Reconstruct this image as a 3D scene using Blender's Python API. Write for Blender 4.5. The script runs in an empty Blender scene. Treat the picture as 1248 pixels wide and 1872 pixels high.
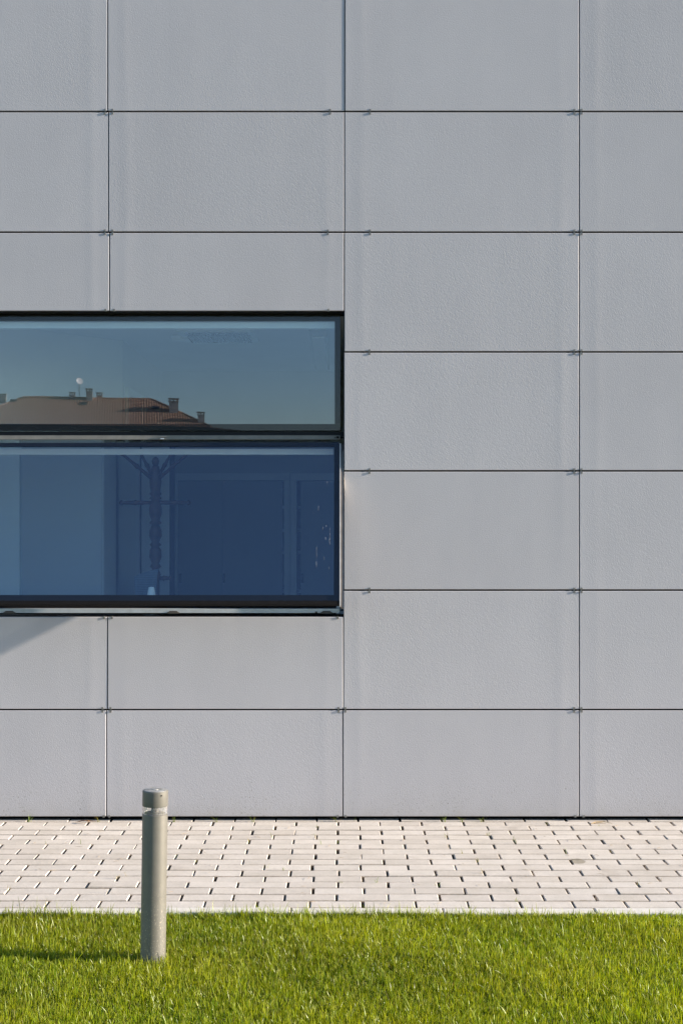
import bpy, bmesh, math, random
import numpy as np
from mathutils import Vector, Matrix, Quaternion
random.seed(7)
RNG = np.random.default_rng(11)

# ------------------------------------------------------------------ camera, sky, sun, exposure
scene = bpy.context.scene
F, CX, CY = 2680.0, 624.0, 936.0          # focal length and centre, in photograph pixels
CAMY, CAMZ = -7.477, 1.574                # the facade is the plane Y = 0
cd = bpy.data.cameras.new('camera'); cam = bpy.data.objects.new('camera', cd)
scene.collection.objects.link(cam); scene.camera = cam
cam.location = (0, CAMY, CAMZ); cam.rotation_euler = (math.radians(90), 0, 0)
cd.sensor_fit = 'VERTICAL'; cd.sensor_height = 36.0; cd.sensor_width = 24.0
cd.lens = F / 1872.0 * 36.0; cd.clip_start = 0.05; cd.clip_end = 3000

SUN = Vector((1.0, -0.10, 0.27)).normalized()
elev = math.asin(SUN.z); azim = math.atan2(SUN.x, SUN.y)
world = bpy.data.worlds.new('World'); scene.world = world; world.use_nodes = True
wn = world.node_tree; wn.nodes.clear()
sky = wn.nodes.new('ShaderNodeTexSky'); sky.sky_type = 'NISHITA'; sky.sun_disc = False
sky.sun_elevation = elev; sky.sun_rotation = azim
sky.air_density = 1.0; sky.dust_density = 0.4; sky.ozone_density = 3.0; sky.altitude = 400
bg = wn.nodes.new('ShaderNodeBackground'); bg.inputs['Strength'].default_value = 0.10
wo = wn.nodes.new('ShaderNodeOutputWorld')
wn.links.new(sky.outputs[0], bg.inputs[0]); wn.links.new(bg.outputs[0], wo.inputs[0])
sl = bpy.data.lights.new('sun', 'SUN'); sl.energy = 4.6; sl.angle = math.radians(0.5); sl.color = (1.0, 0.90, 0.77)
so = bpy.data.objects.new('sun', sl); scene.collection.objects.link(so)
so.rotation_euler = SUN.to_track_quat('Z', 'Y').to_euler(); so.location = (20, -5, 12)
vs = scene.view_settings; vs.view_transform = 'Standard'; vs.look = 'None'; vs.gamma = 1.0
vs.use_curve_mapping = False; vs.exposure = 1.5
scene.render.engine = 'CYCLES'
scene.cycles.max_bounces = 10; scene.cycles.transparent_max_bounces = 16

COL = scene.collection
WL = {}                                    # world location of every parent

# ------------------------------------------------------------------ helpers
def P(px, py, Y=0.0):
    """point seen at photograph pixel (px, py) on the plane at depth Y"""
    d = Y - CAMY
    return (px - CX) * d / F, CAMZ - (py - CY) * d / F

def tag(o, label, cat=None, group=None, kind=None):
    o['label'] = label
    if cat: o['category'] = cat
    if group: o['group'] = group
    if kind: o['kind'] = kind
    return o

def empty(name, loc, label=None, cat=None, group=None):
    o = bpy.data.objects.new(name, None); COL.objects.link(o)
    o.location = loc; WL[o.name] = Vector(loc); o.empty_display_size = 0.1
    if label: tag(o, label, cat, group)
    return o

def link(name, me, loc, parent=None, rot=None):
    o = bpy.data.objects.new(name, me); COL.objects.link(o)
    loc = Vector(loc); WL[o.name] = loc
    if parent is not None:
        o.parent = parent; o.location = loc - WL[parent.name]
    else:
        o.location = loc
    if rot: o.rotation_euler = rot
    return o

def mk(name, verts, faces, mat, parent=None, smooth=False, centre=None):
    v = np.array([tuple(p) for p in verts], dtype=float)
    c = (v.min(0) + v.max(0)) / 2 if centre is None else np.array(centre, dtype=float)
    me = bpy.data.meshes.new(name)
    me.from_pydata([tuple(p) for p in (v - c)], [], [tuple(f) for f in faces])
    bm = bmesh.new(); bm.from_mesh(me); bmesh.ops.recalc_face_normals(bm, faces=bm.faces); bm.to_mesh(me); bm.free()
    me.materials.append(mat)
    if smooth:
        for p in me.polygons: p.use_smooth = True
    return link(name, me, c, parent)

BOXF = [(0,1,3,2),(4,6,7,5),(0,4,5,1),(2,3,7,6),(0,2,6,4),(1,5,7,3)]
def boxv(x0,x1,y0,y1,z0,z1):
    return [(x,y,z) for x in (x0,x1) for y in (y0,y1) for z in (z0,z1)]

class MB:
    """collects shapes for one mesh"""
    def __init__(s): s.v = []; s.f = []
    def add(s, v, f):
        n = len(s.v); s.v += [tuple(p) for p in v]; s.f += [tuple(i + n for i in q) for q in f]; return s
    def box(s, x0,x1,y0,y1,z0,z1): return s.add(boxv(x0,x1,y0,y1,z0,z1), BOXF)
    def quadbox(s, o, a, b, c):
        o, a, b, c = map(Vector, (o, a, b, c))
        return s.add([o + i*a + j*b + k*c for i in (0,1) for j in (0,1) for k in (0,1)], BOXF)
    def tube(s, pts, rad, n=10, cap=True):
        pts = [Vector(p) for p in pts]; m = len(pts); V = []; Fc = []
        ref = None
        for i in range(m):
            t = (pts[min(i+1,m-1)] - pts[max(i-1,0)]).normalized()
            if ref is None: ref = t.orthogonal().normalized()
            a = (ref - t*ref.dot(t)).normalized(); ref = a; b = t.cross(a)
            for k in range(n):
                g = 2*math.pi*k/n
                V.append(pts[i] + rad[i]*(math.cos(g)*a + math.sin(g)*b))
        for i in range(m-1):
            for k in range(n):
                Fc.append((i*n+k, i*n+(k+1)%n, (i+1)*n+(k+1)%n, (i+1)*n+k))
        if cap:
            Fc.append(tuple(range(n))[::-1]); Fc.append(tuple((m-1)*n+k for k in range(n)))
        return s.add(V, Fc)
    def lathe(s, base, prof, n=32, axis=(0,0,1)):
        base = Vector(base); ax = Vector(axis).normalized()
        a = Vector((1,0,0)) if abs(ax.x) < 0.9 else Vector((0,1,0)); a = (a - ax*a.dot(ax)).normalized(); b = ax.cross(a)
        V = [base + ax*h + max(r, 1e-4)*(math.cos(2*math.pi*k/n)*a + math.sin(2*math.pi*k/n)*b) for r, h in prof for k in range(n)]
        m = len(prof); Fc = [(i*n+k, i*n+(k+1)%n, (i+1)*n+(k+1)%n, (i+1)*n+k) for i in range(m-1) for k in range(n)]
        Fc += [tuple(range(n))[::-1], tuple((m-1)*n+k for k in range(n))]
        return s.add(V, Fc)
    def build(s, name, mat, parent=None, smooth=False, centre=None):
        return mk(name, s.v, s.f, mat, parent, smooth, centre)

def autosmooth(o, deg=35):
    me = o.data
    for p in me.polygons: p.use_smooth = True
    bm = bmesh.new(); bm.from_mesh(me)
    for e in bm.edges:
        if len(e.link_faces) == 2 and e.calc_face_angle(0) > math.radians(deg): e.smooth = False
    bm.to_mesh(me); bm.free(); return o

def bevel(o, w, seg=2):
    m = o.modifiers.new('bevel', 'BEVEL'); m.width = w; m.segments = seg; m.limit_method = 'ANGLE'; return o

# ------------------------------------------------------------------ materials
class NT:
    def __init__(s, name):
        s.m = bpy.data.materials.new(name); s.m.use_nodes = True; s.t = s.m.node_tree; s.t.nodes.clear()
        s.out = s.n('ShaderNodeOutputMaterial')
    def n(s, typ, **kw):
        nd = s.t.nodes.new(typ)
        for k, v in kw.items():
            if k.startswith('_'): setattr(nd, k[1:], v)
            else:
                k2 = k.replace('__', ' ')
                nd.inputs[int(k2[1:]) if k2[0] == 'i' and k2[1:].isdigit() else k2].default_value = v
        return nd
    def l(s, a, b): s.t.links.new(a, b)
    def ramp(s, fac, stops):
        r = s.n('ShaderNodeValToRGB'); e = r.color_ramp.elements
        while len(e) > 1: e.remove(e[-1])
        e[0].position = stops[0][0]; e[0].color = (*stops[0][1], 1) if len(stops[0][1]) == 3 else stops[0][1]
        for p, c in stops[1:]:
            q = e.new(p); q.color = (*c, 1)
        s.l(fac, r.inputs[0]); return r.outputs[0]
    def mixc(s, fac, a, b, mode='MIX'):
        m = s.n('ShaderNodeMix', _data_type='RGBA', _blend_type=mode)
        for i, x in ((0, fac), (6, a), (7, b)):
            if isinstance(x, (int, float)): m.inputs[i].default_value = x
            elif isinstance(x, tuple): m.inputs[i].default_value = (*x, 1)
            else: s.l(x, m.inputs[i])
        return m.outputs[2]
    def math(s, op, a, b=0.0, c=None):
        m = s.n('ShaderNodeMath', _operation=op)
        for i, x in enumerate((a, b) if c is None else (a, b, c)):
            if isinstance(x, (int, float)): m.inputs[i].default_value = x
            else: s.l(x, m.inputs[i])
        return m.outputs[0]
    def noise(s, vec, scale, detail=3.0, rough=0.5, dist=0.0):
        n = s.n('ShaderNodeTexNoise', Scale=scale, Detail=detail, Roughness=rough, Distortion=dist)
        s.l(vec, n.inputs['Vector']); return n.outputs['Fac']
    def mapping(s, vec, scale=(1,1,1), rot=(0,0,0), loc=(0,0,0)):
        m = s.n('ShaderNodeMapping', Scale=scale, Rotation=rot, Location=loc); s.l(vec, m.inputs['Vector']); return m.outputs[0]
    def pos(s): return s.n('ShaderNodeNewGeometry').outputs['Position']
    def bsdf(s, **kw):
        b = s.n('ShaderNodeBsdfPrincipled', **kw); s.l(b.outputs[0], s.out.inputs['Surface']); return b
    def bump(s, h, strength=1.0, dist=0.001, normal=None):
        b = s.n('ShaderNodeBump', Strength=strength, Distance=dist); s.l(h, b.inputs['Height'])
        if normal is not None: s.l(normal, b.inputs['Normal'])
        return b.outputs['Normal']

def simple(name, col, rough=0.5, metal=0.0, var=0.0, scale=20.0, spec=0.5, bump=0.0):
    t = NT(name); b = t.bsdf(Roughness=rough, Metallic=metal); b.inputs['Specular IOR Level'].default_value = spec
    b.inputs['Base Color'].default_value = (*col, 1)
    if var or bump:
        nz = t.noise(t.n('ShaderNodeTexCoord').outputs['Object'], scale, 4)
        if var:
            lo = tuple(c*(1-var) for c in col); hi = tuple(min(1, c*(1+var)) for c in col)
            t.l(t.ramp(nz, [(0.3, lo), (0.7, hi)]), b.inputs['Base Color'])
            t.l(t.math('MULTIPLY_ADD', nz, 0.2, rough-0.1), b.inputs['Roughness'])
        if bump: t.l(t.bump(nz, 1.0, bump), b.inputs['Normal'])
    return t.m

def mat_panel():
    t = NT('panel_fibre_cement'); p = t.pos(); oi = t.n('ShaderNodeObjectInfo')
    off = t.n('ShaderNodeVectorMath', _operation='SCALE'); t.l(p, off.inputs[0]); off.inputs['Scale'].default_value = 1.0
    rr = t.n('ShaderNodeCombineXYZ'); t.l(t.math('MULTIPLY', oi.outputs['Random'], 37.0), rr.inputs[0]); t.l(t.math('MULTIPLY', oi.outputs['Random'], 13.0), rr.inputs[1])
    av = t.n('ShaderNodeVectorMath', _operation='ADD'); t.l(p, av.inputs[0]); t.l(rr.outputs[0], av.inputs[1]); v = av.outputs[0]
    # colour: faint clouding, per-panel tone, splash dirt near the ground
    cloud = t.noise(t.mapping(v, (1.2, 1.2, 0.7)), 2.2, 5, 0.6)
    col = t.ramp(cloud, [(0.3, (0.450, 0.426, 0.428)), (0.7, (0.480, 0.455, 0.456))])
    tone = t.math('MULTIPLY_ADD', oi.outputs['Random'], 0.05, 0.975)
    tc = t.n('ShaderNodeCombineColor');
    for i in range(3): t.l(tone, tc.inputs[i])
    col = t.mixc(1.0, col, tc.outputs[0], 'MULTIPLY')
    sep = t.n('ShaderNodeSeparateXYZ'); t.l(p, sep.inputs[0])
    low = t.n('ShaderNodeMapRange', i1=0.02, i2=0.42, i3=1.0, i4=0.0); t.l(sep.outputs[2], low.inputs[0])
    sp = t.noise(p, 95, 3, 0.55); spm = t.n('ShaderNodeMapRange', i1=0.60, i2=0.67, i3=0.0, i4=1.0); t.l(sp, spm.inputs[0])
    cl = t.noise(p, 5.5, 3); clm = t.n('ShaderNodeMapRange', i1=0.42, i2=0.62); t.l(cl, clm.inputs[0])
    m = t.math('MULTIPLY', t.math('MULTIPLY', spm.outputs[0], t.math('POWER', low.outputs[0], 1.6)), t.math('MULTIPLY_ADD', clm.outputs[0], 0.8, 0.2))
    col = t.mixc(m, col, (0.20, 0.17, 0.135))
    low2 = t.math('MULTIPLY', t.math('POWER', low.outputs[0], 5.0), t.math('MULTIPLY', t.noise(p, 14, 4), 0.45))
    col = t.mixc(low2, col, (0.30, 0.26, 0.20))
    # rare scuffs and rain streaks
    sk = t.noise(t.mapping(p, (1, 1, 0.06)), 42, 2); skm = t.n('ShaderNodeMapRange', i1=0.70, i2=0.80, i3=0, i4=0.10); t.l(sk, skm.inputs[0])
    col = t.mixc(skm.outputs[0], col, (0.36, 0.36, 0.35))
    b = t.bsdf(Roughness=0.62); b.inputs['Specular IOR Level'].default_value = 0.35
    t.l(col, b.inputs['Base Color'])
    # relief: slanted hammered grain, fine grit, and slight waviness of the sheet
    g1 = t.noise(t.mapping(t.mapping(v, rot=(0, math.radians(38), 0)), (1.9, 1, 1.0)), 138, 2.5, 0.5)
    g2 = t.noise(v, 330, 2)
    wv = t.noise(t.mapping(v, (6.5, 1, 0.35)), 1.0, 1.5)
    oc = t.n('ShaderNodeTexCoord').outputs['Object']; so_ = t.n('ShaderNodeSeparateXYZ'); t.l(oc, so_.inputs[0])
    de = t.math('SUBTRACT', 0.512, t.math('ABSOLUTE', so_.outputs[0]))
    wob = t.math('MULTIPLY_ADD', t.noise(t.mapping(v, (1, 1, 0.8)), 1.5, 2), 0.05, -0.025)
    de = t.math('ADD', de, wob)
    hump = t.math('POWER', 2.718, t.math('MULTIPLY', t.math('MULTIPLY', de, de), -1100.0))
    hump = t.math('MULTIPLY', hump, t.math('MULTIPLY_ADD', t.noise(t.mapping(v, (3, 1, 0.6)), 1.3, 2), 2.4, -0.5))
    n0 = t.bump(hump, 1.0, 0.00048)
    n1 = t.bump(wv, 1.0, 0.0006, n0)
    n2 = t.bump(g1, 1.0, 0.00092, n1)
    t.l(t.bump(g2, 1.0, 0.00014, n2), b.inputs['Normal'])
    return t.m

def mat_paver():
    t = NT('paver_concrete'); p = t.pos(); oi = t.n('ShaderNodeObjectInfo')
    col = t.ramp(oi.outputs['Random'], [(0.0, (0.56, 0.50, 0.435)), (0.5, (0.61, 0.548, 0.480)), (1.0, (0.645, 0.583, 0.515))])
    cl = t.noise(p, 7, 5, 0.6); col = t.mixc(1.0, col, t.ramp(cl, [(0.3, (0.90, 0.89, 0.87)), (0.7, (1.06, 1.05, 1.05))]), 'MULTIPLY')
    gr = t.noise(p, 620, 2, 0.6); col = t.mixc(1.0, col, t.ramp(gr, [(0.28, (0.62, 0.59, 0.56)), (0.46, (1, 1, 1)), (0.8, (1.1, 1.1, 1.1))]), 'MULTIPLY')
    so_ = t.n('ShaderNodeSeparateXYZ'); t.l(t.n('ShaderNodeTexCoord').outputs['Object'], so_.inputs[0])
    ed = t.math('ADD', t.math('ABSOLUTE', so_.outputs[1]), t.math('MULTIPLY_ADD', t.noise(p, 90, 3), 0.012, -0.006))
    em = t.n('ShaderNodeMapRange', i1=0.040, i2=0.0475, i3=0.0, i4=0.55); t.l(ed, em.inputs[0])
    st = t.noise(p, 3.3, 4, 0.65); sm = t.n('ShaderNodeMapRange', i1=0.60, i2=0.75, i3=0, i4=0.35); t.l(st, sm.inputs[0])
    col = t.mixc(sm.outputs[0], col, (0.26, 0.205, 0.15))
    col = t.mixc(em.outputs[0], col, (0.24, 0.18, 0.125))
    sx, sy = 1.062, -0.868                 # the one damp blot
    dv = t.n('ShaderNodeVectorMath', _operation='SUBTRACT'); t.l(p, dv.inputs[0]); dv.inputs[1].default_value = (sx, sy, 0)
    ds = t.n('ShaderNodeVectorMath', _operation='MULTIPLY'); t.l(dv.outputs[0], ds.inputs[0]); ds.inputs[1].default_value = (1, 0.85, 0)
    ln = t.n('ShaderNodeVectorMath', _operation='LENGTH'); t.l(ds.outputs[0], ln.inputs[0])
    r = t.math('ADD', ln.outputs['Value'], t.math('MULTIPLY_ADD', t.noise(p, 60, 3), 0.02, -0.01))
    bm_ = t.n('ShaderNodeMapRange', i1=0.034, i2=0.040, i3=0.62, i4=0.0); t.l(r, bm_.inputs[0])
    col = t.mixc(bm_.outputs[0], col, (0.20, 0.165, 0.10))
    b = t.bsdf(Roughness=0.9); b.inputs['Specular IOR Level'].default_value = 0.2
    t.l(col, b.inputs['Base Color'])
    t.l(t.bump(gr, 1.0, 0.0005, t.bump(t.noise(p, 45, 3), 1.0, 0.0008)), b.inputs['Normal'])
    return t.m

def mat_glass(name, R0, tint):
    t = NT(name)
    lw = t.n('ShaderNodeLayerWeight', Blend=0.5)
    f = t.math('MULTIPLY_ADD', t.math('POWER', lw.outputs['Facing'], 5.0), 1-R0, R0)
    tr = t.n('ShaderNodeBsdfTransparent'); tr.inputs[0].default_value = (*tint, 1)
    gl = t.n('ShaderNodeBsdfGlossy', Roughness=0.0); gl.inputs[0].default_value = (0.855, 0.855, 1.0, 1)
    nz = t.noise(t.pos(), 1.1, 1); t.l(t.bump(nz, 1.0, 0.0005), gl.inputs['Normal'])
    mx = t.n('ShaderNodeMixShader'); t.l(f, mx.inputs[0]); t.l(tr.outputs[0], mx.inputs[1]); t.l(gl.outputs[0], mx.inputs[2])
    t.l(mx.outputs[0], t.out.inputs['Surface']); return t.m

def mat_clear():
    t = NT('clear_plastic')
    lw = t.n('ShaderNodeLayerWeight', Blend=0.5)
    f = t.math('MULTIPLY_ADD', t.math('POWER', lw.outputs['Facing'], 3.0), 0.8, 0.06)
    tr = t.n('ShaderNodeBsdfTransparent'); tr.inputs[0].default_value = (0.95, 0.94, 0.92, 1)
    gl = t.n('ShaderNodeBsdfGlossy', Roughness=0.08); df = t.n('ShaderNodeBsdfDiffuse'); df.inputs[0].default_value = (0.78, 0.74, 0.70, 1)
    m0 = t.n('ShaderNodeMixShader')
    dn = t.n('ShaderNodeMapRange', i1=0.4, i2=0.75, i3=0.12, i4=0.34); t.l(t.noise(t.pos(), 170, 4, 0.6), dn.inputs[0]); t.l(dn.outputs[0], m0.inputs[0])
    t.l(tr.outputs[0], m0.inputs[1]); t.l(df.outputs[0], m0.inputs[2])
    mx = t.n('ShaderNodeMixShader'); t.l(f, mx.inputs[0]); t.l(m0.outputs[0], mx.inputs[1]); t.l(gl.outputs[0], mx.inputs[2])
    t.l(mx.outputs[0], t.out.inputs['Surface']); return t.m

def mat_bollard(top=False):
    t = NT('bollard_paint_top' if top else 'bollard_paint'); p = t.pos()
    sep = t.n('ShaderNodeSeparateXYZ'); t.l(p, sep.inputs[0])
    col = t.ramp(t.noise(p, 30, 4), [(0.3, (0.158, 0.147, 0.127)), (0.7, (0.174, 0.163, 0.142))])
    if top:
        st = t.noise(p, 45, 4, 0.7, 0.6); sm = t.n('ShaderNodeMapRange', i1=0.50, i2=0.60, i3=0, i4=0.8); t.l(st, sm.inputs[0])
        col = t.mixc(sm.outputs[0], t.mixc(0.6, col, (0.6, 0.6, 0.58)), (0.16, 0.15, 0.135))
    else:
        low = t.n('ShaderNodeMapRange', i1=0.02, i2=0.30, i3=1.0, i4=0.0); t.l(sep.outputs[2], low.inputs[0])
        sp = t.noise(t.mapping(p, (1, 1, 0.6)), 230, 3, 0.6); sm = t.n('ShaderNodeMapRange', i1=0.60, i2=0.66); t.l(sp, sm.inputs[0])
        m = t.math('MULTIPLY', sm.outputs[0], t.math('MULTIPLY_ADD', low.outputs[0], 0.75, 0.05))
        col = t.mixc(m, col, (0.52, 0.45, 0.34))
        sp2 = t.noise(p, 120, 3, 0.6); sm2 = t.n('ShaderNodeMapRange', i1=0.66, i2=0.72, i3=0, i4=0.5); t.l(sp2, sm2.inputs[0])
        col = t.mixc(t.math('MULTIPLY', sm2.outputs[0], low.outputs[0]), col, (0.13, 0.105, 0.07))
    b = t.bsdf(Roughness=0.5, Metallic=0.35); t.l(col, b.inputs['Base Color'])
    t.l(t.bump(t.noise(p, 700, 2), 1.0, 0.00008), b.inputs['Normal'])
    return t.m

def mat_grass():
    t = NT('grass_blades')
    a = t.n('ShaderNodeAttribute', _attribute_name='tone')
    dif = t.n('ShaderNodeBsdfDiffuse'); t.l(a.outputs['Color'], dif.inputs[0])
    tl = t.n('ShaderNodeBsdfTranslucent'); t.l(t.mixc(1.0, a.outputs['Color'], (1.4, 1.3, 0.45), 'MULTIPLY'), tl.inputs[0])
    m1 = t.n('ShaderNodeMixShader', i0=0.42); t.l(dif.outputs[0], m1.inputs[1]); t.l(tl.outputs[0], m1.inputs[2])
    gl = t.n('ShaderNodeBsdfGlossy', Roughness=0.38); gl.inputs[0].default_value = (0.9, 0.95, 0.8, 1)
    m2 = t.n('ShaderNodeMixShader', i0=0.03); t.l(m1.outputs[0], m2.inputs[1]); t.l(gl.outputs[0], m2.inputs[2])
    t.l(m2.outputs[0], t.out.inputs['Surface']); return t.m

def mat_ground():
    t = NT('lawn_soil'); p = t.pos()
    far = t.ramp(t.noise(p, 3.0, 6, 0.7), [(0.3, (0.040, 0.055, 0.012)), (0.6, (0.075, 0.085, 0.02)), (0.8, (0.10, 0.09, 0.04))])
    b = t.bsdf(Roughness=1.0); b.inputs['Specular IOR Level'].default_value = 0.1
    t.l(t.mixc(0.35, far, t.ramp(t.noise(p, 60, 4), [(0.3, (0.03, 0.022, 0.012)), (0.7, (0.09, 0.07, 0.04))])), b.inputs['Base Color'])
    t.l(t.bump(t.noise(p, 80, 4), 1.0, 0.01), b.inputs['Normal']); return t.m

def mat_roof():
    t = NT('terracotta_tiles'); p = t.pos()
    col = t.ramp(t.noise(p, 0.9, 5, 0.7), [(0.3, (0.38, 0.21, 0.13)), (0.55, (0.47, 0.27, 0.17)), (0.75, (0.54, 0.34, 0.22))])
    col = t.mixc(0.5, col, t.ramp(t.noise(p, 4.5, 2), [(0.35, (0.33, 0.18, 0.11)), (0.65, (0.56, 0.34, 0.21))]))
    b = t.bsdf(Roughness=0.85); t.l(col, b.inputs['Base Color']); return t.m

M = dict(
    panel=mat_panel(), paver=mat_paver(), grass=mat_grass(), ground=mat_ground(), roof=mat_roof(),
    backing=simple('dark_backing', (0.005, 0.005, 0.0055), 0.9, spec=0.1),
    clip=simple('clip_metal', (0.20, 0.19, 0.175), 0.45, 0.4, 0.15, 90),
    frame=simple('black_frame', (0.010, 0.010, 0.012), 0.55, 0, 0.2, 40, 0.25),
    frit=simple('black_enamel', (0.012, 0.012, 0.015), 0.4, 0, 0, 1, 0.3),
    rubber=simple('black_rubber', (0.007, 0.006, 0.006), 0.8, 0, 0.4, 70, 0.15),
    alu=simple('pale_aluminium', (0.60, 0.62, 0.64), 0.35, 0.35, 0.08, 30),
    rail=simple('weathered_rail', (0.22, 0.205, 0.18), 0.6, 0.0, 0.1, 30, 0.2),
    alu_edge=simple('worn_aluminium_edge', (0.72, 0.66, 0.58), 0.42, 0.3, 0.12, 25),
    polished=simple('polished_edge', (0.85, 0.76, 0.62), 0.28, 1.0),
    bronze=simple('brown_edge', (0.10, 0.085, 0.075), 0.5, 0.2, 0.2, 25),
    pvc=simple('white_inner_frame', (0.85, 0.85, 0.83), 0.5, 0, 0.03, 8),
    glass=mat_glass('clear_outer_glass', 0.019, (0.97, 0.985, 0.985)),
    glass_in=mat_glass('coated_inner_glass', 0.089, (0.92, 0.97, 0.985)),
    white_wall=simple('white_plaster', (0.75, 0.75, 0.73), 0.8, 0, 0.03, 3),
    grey_wall=simple('grey_plaster', (0.58, 0.59, 0.60), 0.8, 0, 0.05, 3),
    floor=simple('grey_floor', (0.22, 0.22, 0.21), 0.5, 0, 0.1, 3),
    cab=simple('grey_laminate', (0.33, 0.34, 0.36), 0.45, 0, 0.04, 2),
    cabframe=simple('pale_laminate', (0.72, 0.72, 0.72), 0.45, 0, 0.04, 2),
    locker=simple('locker_paint', (0.50, 0.50, 0.50), 0.5, 0, 0.04, 2),
    cabdark=simple('dark_shelf', (0.05, 0.05, 0.06), 0.7),
    whitelam=simple('white_laminate', (0.80, 0.81, 0.79), 0.4, 0, 0.03, 2),
    wood=simple('dark_turned_wood', (0.085, 0.035, 0.022), 0.35, 0, 0.35, 25),
    plastic=simple('white_plastic', (0.82, 0.83, 0.80), 0.4),
    kerb=simple('kerb_concrete', (0.66, 0.61, 0.54), 0.9, 0, 0.10, 25, 0.2, 0.0006),
    bed=simple('sandy_bed', (0.085, 0.065, 0.045), 1.0, 0, 0.5, 60, 0.1, 0.004),
    sand=simple('joint_sand_dirt', (0.20, 0.15, 0.105), 1.0, 0, 0.45, 70, 0.1, 0.002),
    straw=simple('dry_straw', (0.36, 0.25, 0.13), 0.8, 0, 0.3, 60),
    deadleaf=simple('dead_leaf', (0.16, 0.085, 0.04), 0.8, 0, 0.4, 90),
    bollard=mat_bollard(), bollard_top=mat_bollard(True), clear=mat_clear(),
    dark_metal=simple('dark_metal', (0.06, 0.055, 0.05), 0.5, 0.5),
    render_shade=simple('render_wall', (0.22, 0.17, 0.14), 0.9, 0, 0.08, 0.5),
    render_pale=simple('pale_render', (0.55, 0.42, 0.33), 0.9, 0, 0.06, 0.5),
    stucco=simple('chimney_stucco', (0.52, 0.47, 0.41), 0.9, 0, 0.1, 2),
    pane_dark=simple('dark_house_glass', (0.03, 0.04, 0.05), 0.15),
    dish=simple('dish_white', (0.72, 0.72, 0.70), 0.5),
    scratch=simple('dried_drip_white', (0.26, 0.26, 0.27), 0.8),
)

def mat_cloth():
    t = NT('striped_cloth'); tc = t.n('ShaderNodeTexCoord').outputs['Object']
    w = t.n('ShaderNodeTexWave', Scale=30.0, Distortion=0.6, _bands_direction='Z'); t.l(tc, w.inputs['Vector'])
    b = t.bsdf(Roughness=0.95); t.l(t.ramp(w.outputs['Fac'], [(0.35, (0.16, 0.19, 0.24)), (0.65, (0.23, 0.27, 0.32))]), b.inputs['Base Color'])
    return t.m
M['cloth'] = mat_cloth()

# ------------------------------------------------------------------ ground, paving, kerb
me = bpy.data.meshes.new('ground')
me.from_pydata([(-900,-900,0),(900,-900,0),(900,900,0),(-900,900,0)], [], [(0,1,2,3)]); me.materials.append(M['ground'])
g = link('ground', me, (0,0,-0.026)); tag(g, 'lawn soil reaching to the horizon', kind='structure')

PAVE_Y0, PAVE_Y1 = -1.6435, 0.075
pv = mk('pavement', boxv(-6, 6, PAVE_Y0-0.002, PAVE_Y1+0.02, -0.10, -0.016), BOXF, M['bed'])
tag(pv, 'strip of pale concrete block paving along the foot of the wall', kind='structure')

PL, PW, PH, PX, PY_ = 0.2015, 0.0945, 0.06, 0.2108, 0.101
def paver_mesh(i):
    r = random.Random(100+i); c = 0.0022
    hx, hy = PL/2, PW/2
    j = lambda a: r.uniform(-a, a)
    v = [(sx*hx, sy*hy, -PH) for sx, sy in ((-1,-1),(1,-1),(1,1),(-1,1))]
    v += [(sx*hx+j(.0012), sy*hy+j(.0004), -c+j(.0006)) for sx, sy in ((-1,-1),(1,-1),(1,1),(-1,1))]
    v += [(sx*(hx-c)+j(.0012), sy*(hy-c)+j(.0005), j(.0004)) for sx, sy in ((-1,-1),(1,-1),(1,1),(-1,1))]
    f = [(3,2,1,0)]
    for a in (0, 4):
        f += [(a+k, a+(k+1)%4, a+4+(k+1)%4, a+4+k) for k in range(4)]
    f.append((8,9,10,11))
    me = bpy.data.meshes.new('paver'); me.from_pydata(v, [], f); me.materials.append(M['paver']); return me
PM = [paver_mesh(i) for i in range(10)]
extra = MB(); npav = 0
rowz = [random.gauss(0, 0.0007) for _ in range(20)]; rowz[1] = -0.0005; rowz[2] = 0.0016
for row in range(17):
    y = -0.077 - PY_*(row-1)
    half = (row % 2 == 0)
    jx0 = -0.018 + (PX/2 if half else 0) + random.gauss(0, 0.003)
    vis = (624 + 26) * (y - CAMY) / F          # half width of view at this row
    for k in range(-27, 27):
        x = jx0 + PX*(k+0.5) + random.gauss(0, 0.0016)
        if abs(x) > 5.6: continue
        z = rowz[row] + random.gauss(0, 0.0008)
        rot = (random.gauss(0, 0.006), random.gauss(0, 0.005), random.gauss(0, 0.004))
        m = random.choice(PM)
        if abs(x) - PL/2 < vis and npav < 300:
            o = link('paver', m, (x, y, z), pv, rot); npav += 1
        else:
            R = Matrix.Translation((x, y, z)) @ Matrix.Rotation(rot[0],4,'X') @ Matrix.Rotation(rot[1],4,'Y') @ Matrix.Rotation(rot[2],4,'Z')
            extra.add([R @ v.co for v in m.vertices], [tuple(p.vertices) for p in m.polygons])
o = extra.build('paver_run', M['paver'], pv); o['kind'] = 'stuff'
sand = MB()
for row in range(17):
    y = -0.077 - PY_*(row-1) + PY_/2; x = -5.6
    while x < 5.6:
        L = random.uniform(0.05, 0.16); sand.box(x, x+L, y-0.0042, y+0.0042, -0.0155, -0.0035+random.uniform(-.002,.0012)); x += L+random.uniform(0, .006)
o = sand.build('joint_sand', M['sand'], pv); o['kind'] = 'stuff'

kb = mk('kerb', boxv(-6, 6, -1.728, -1.6475, -0.12, -0.05), BOXF, M['kerb']); tag(kb, 'pale concrete edging strip between the paving and the lawn', kind='structure')
kx = -5.6
while kx < 5.6:
    # joints seen near px 1203
    L = 0.60
    s = bevel(mk('kerb_stone', boxv(kx+0.003, kx+L-0.003, -1.727+random.uniform(-.002,.002), -1.6485, -0.05, 0.001+random.uniform(-.003,.002)), BOXF, M['kerb'], kb), 0.004, 2)
    kx += L

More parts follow.
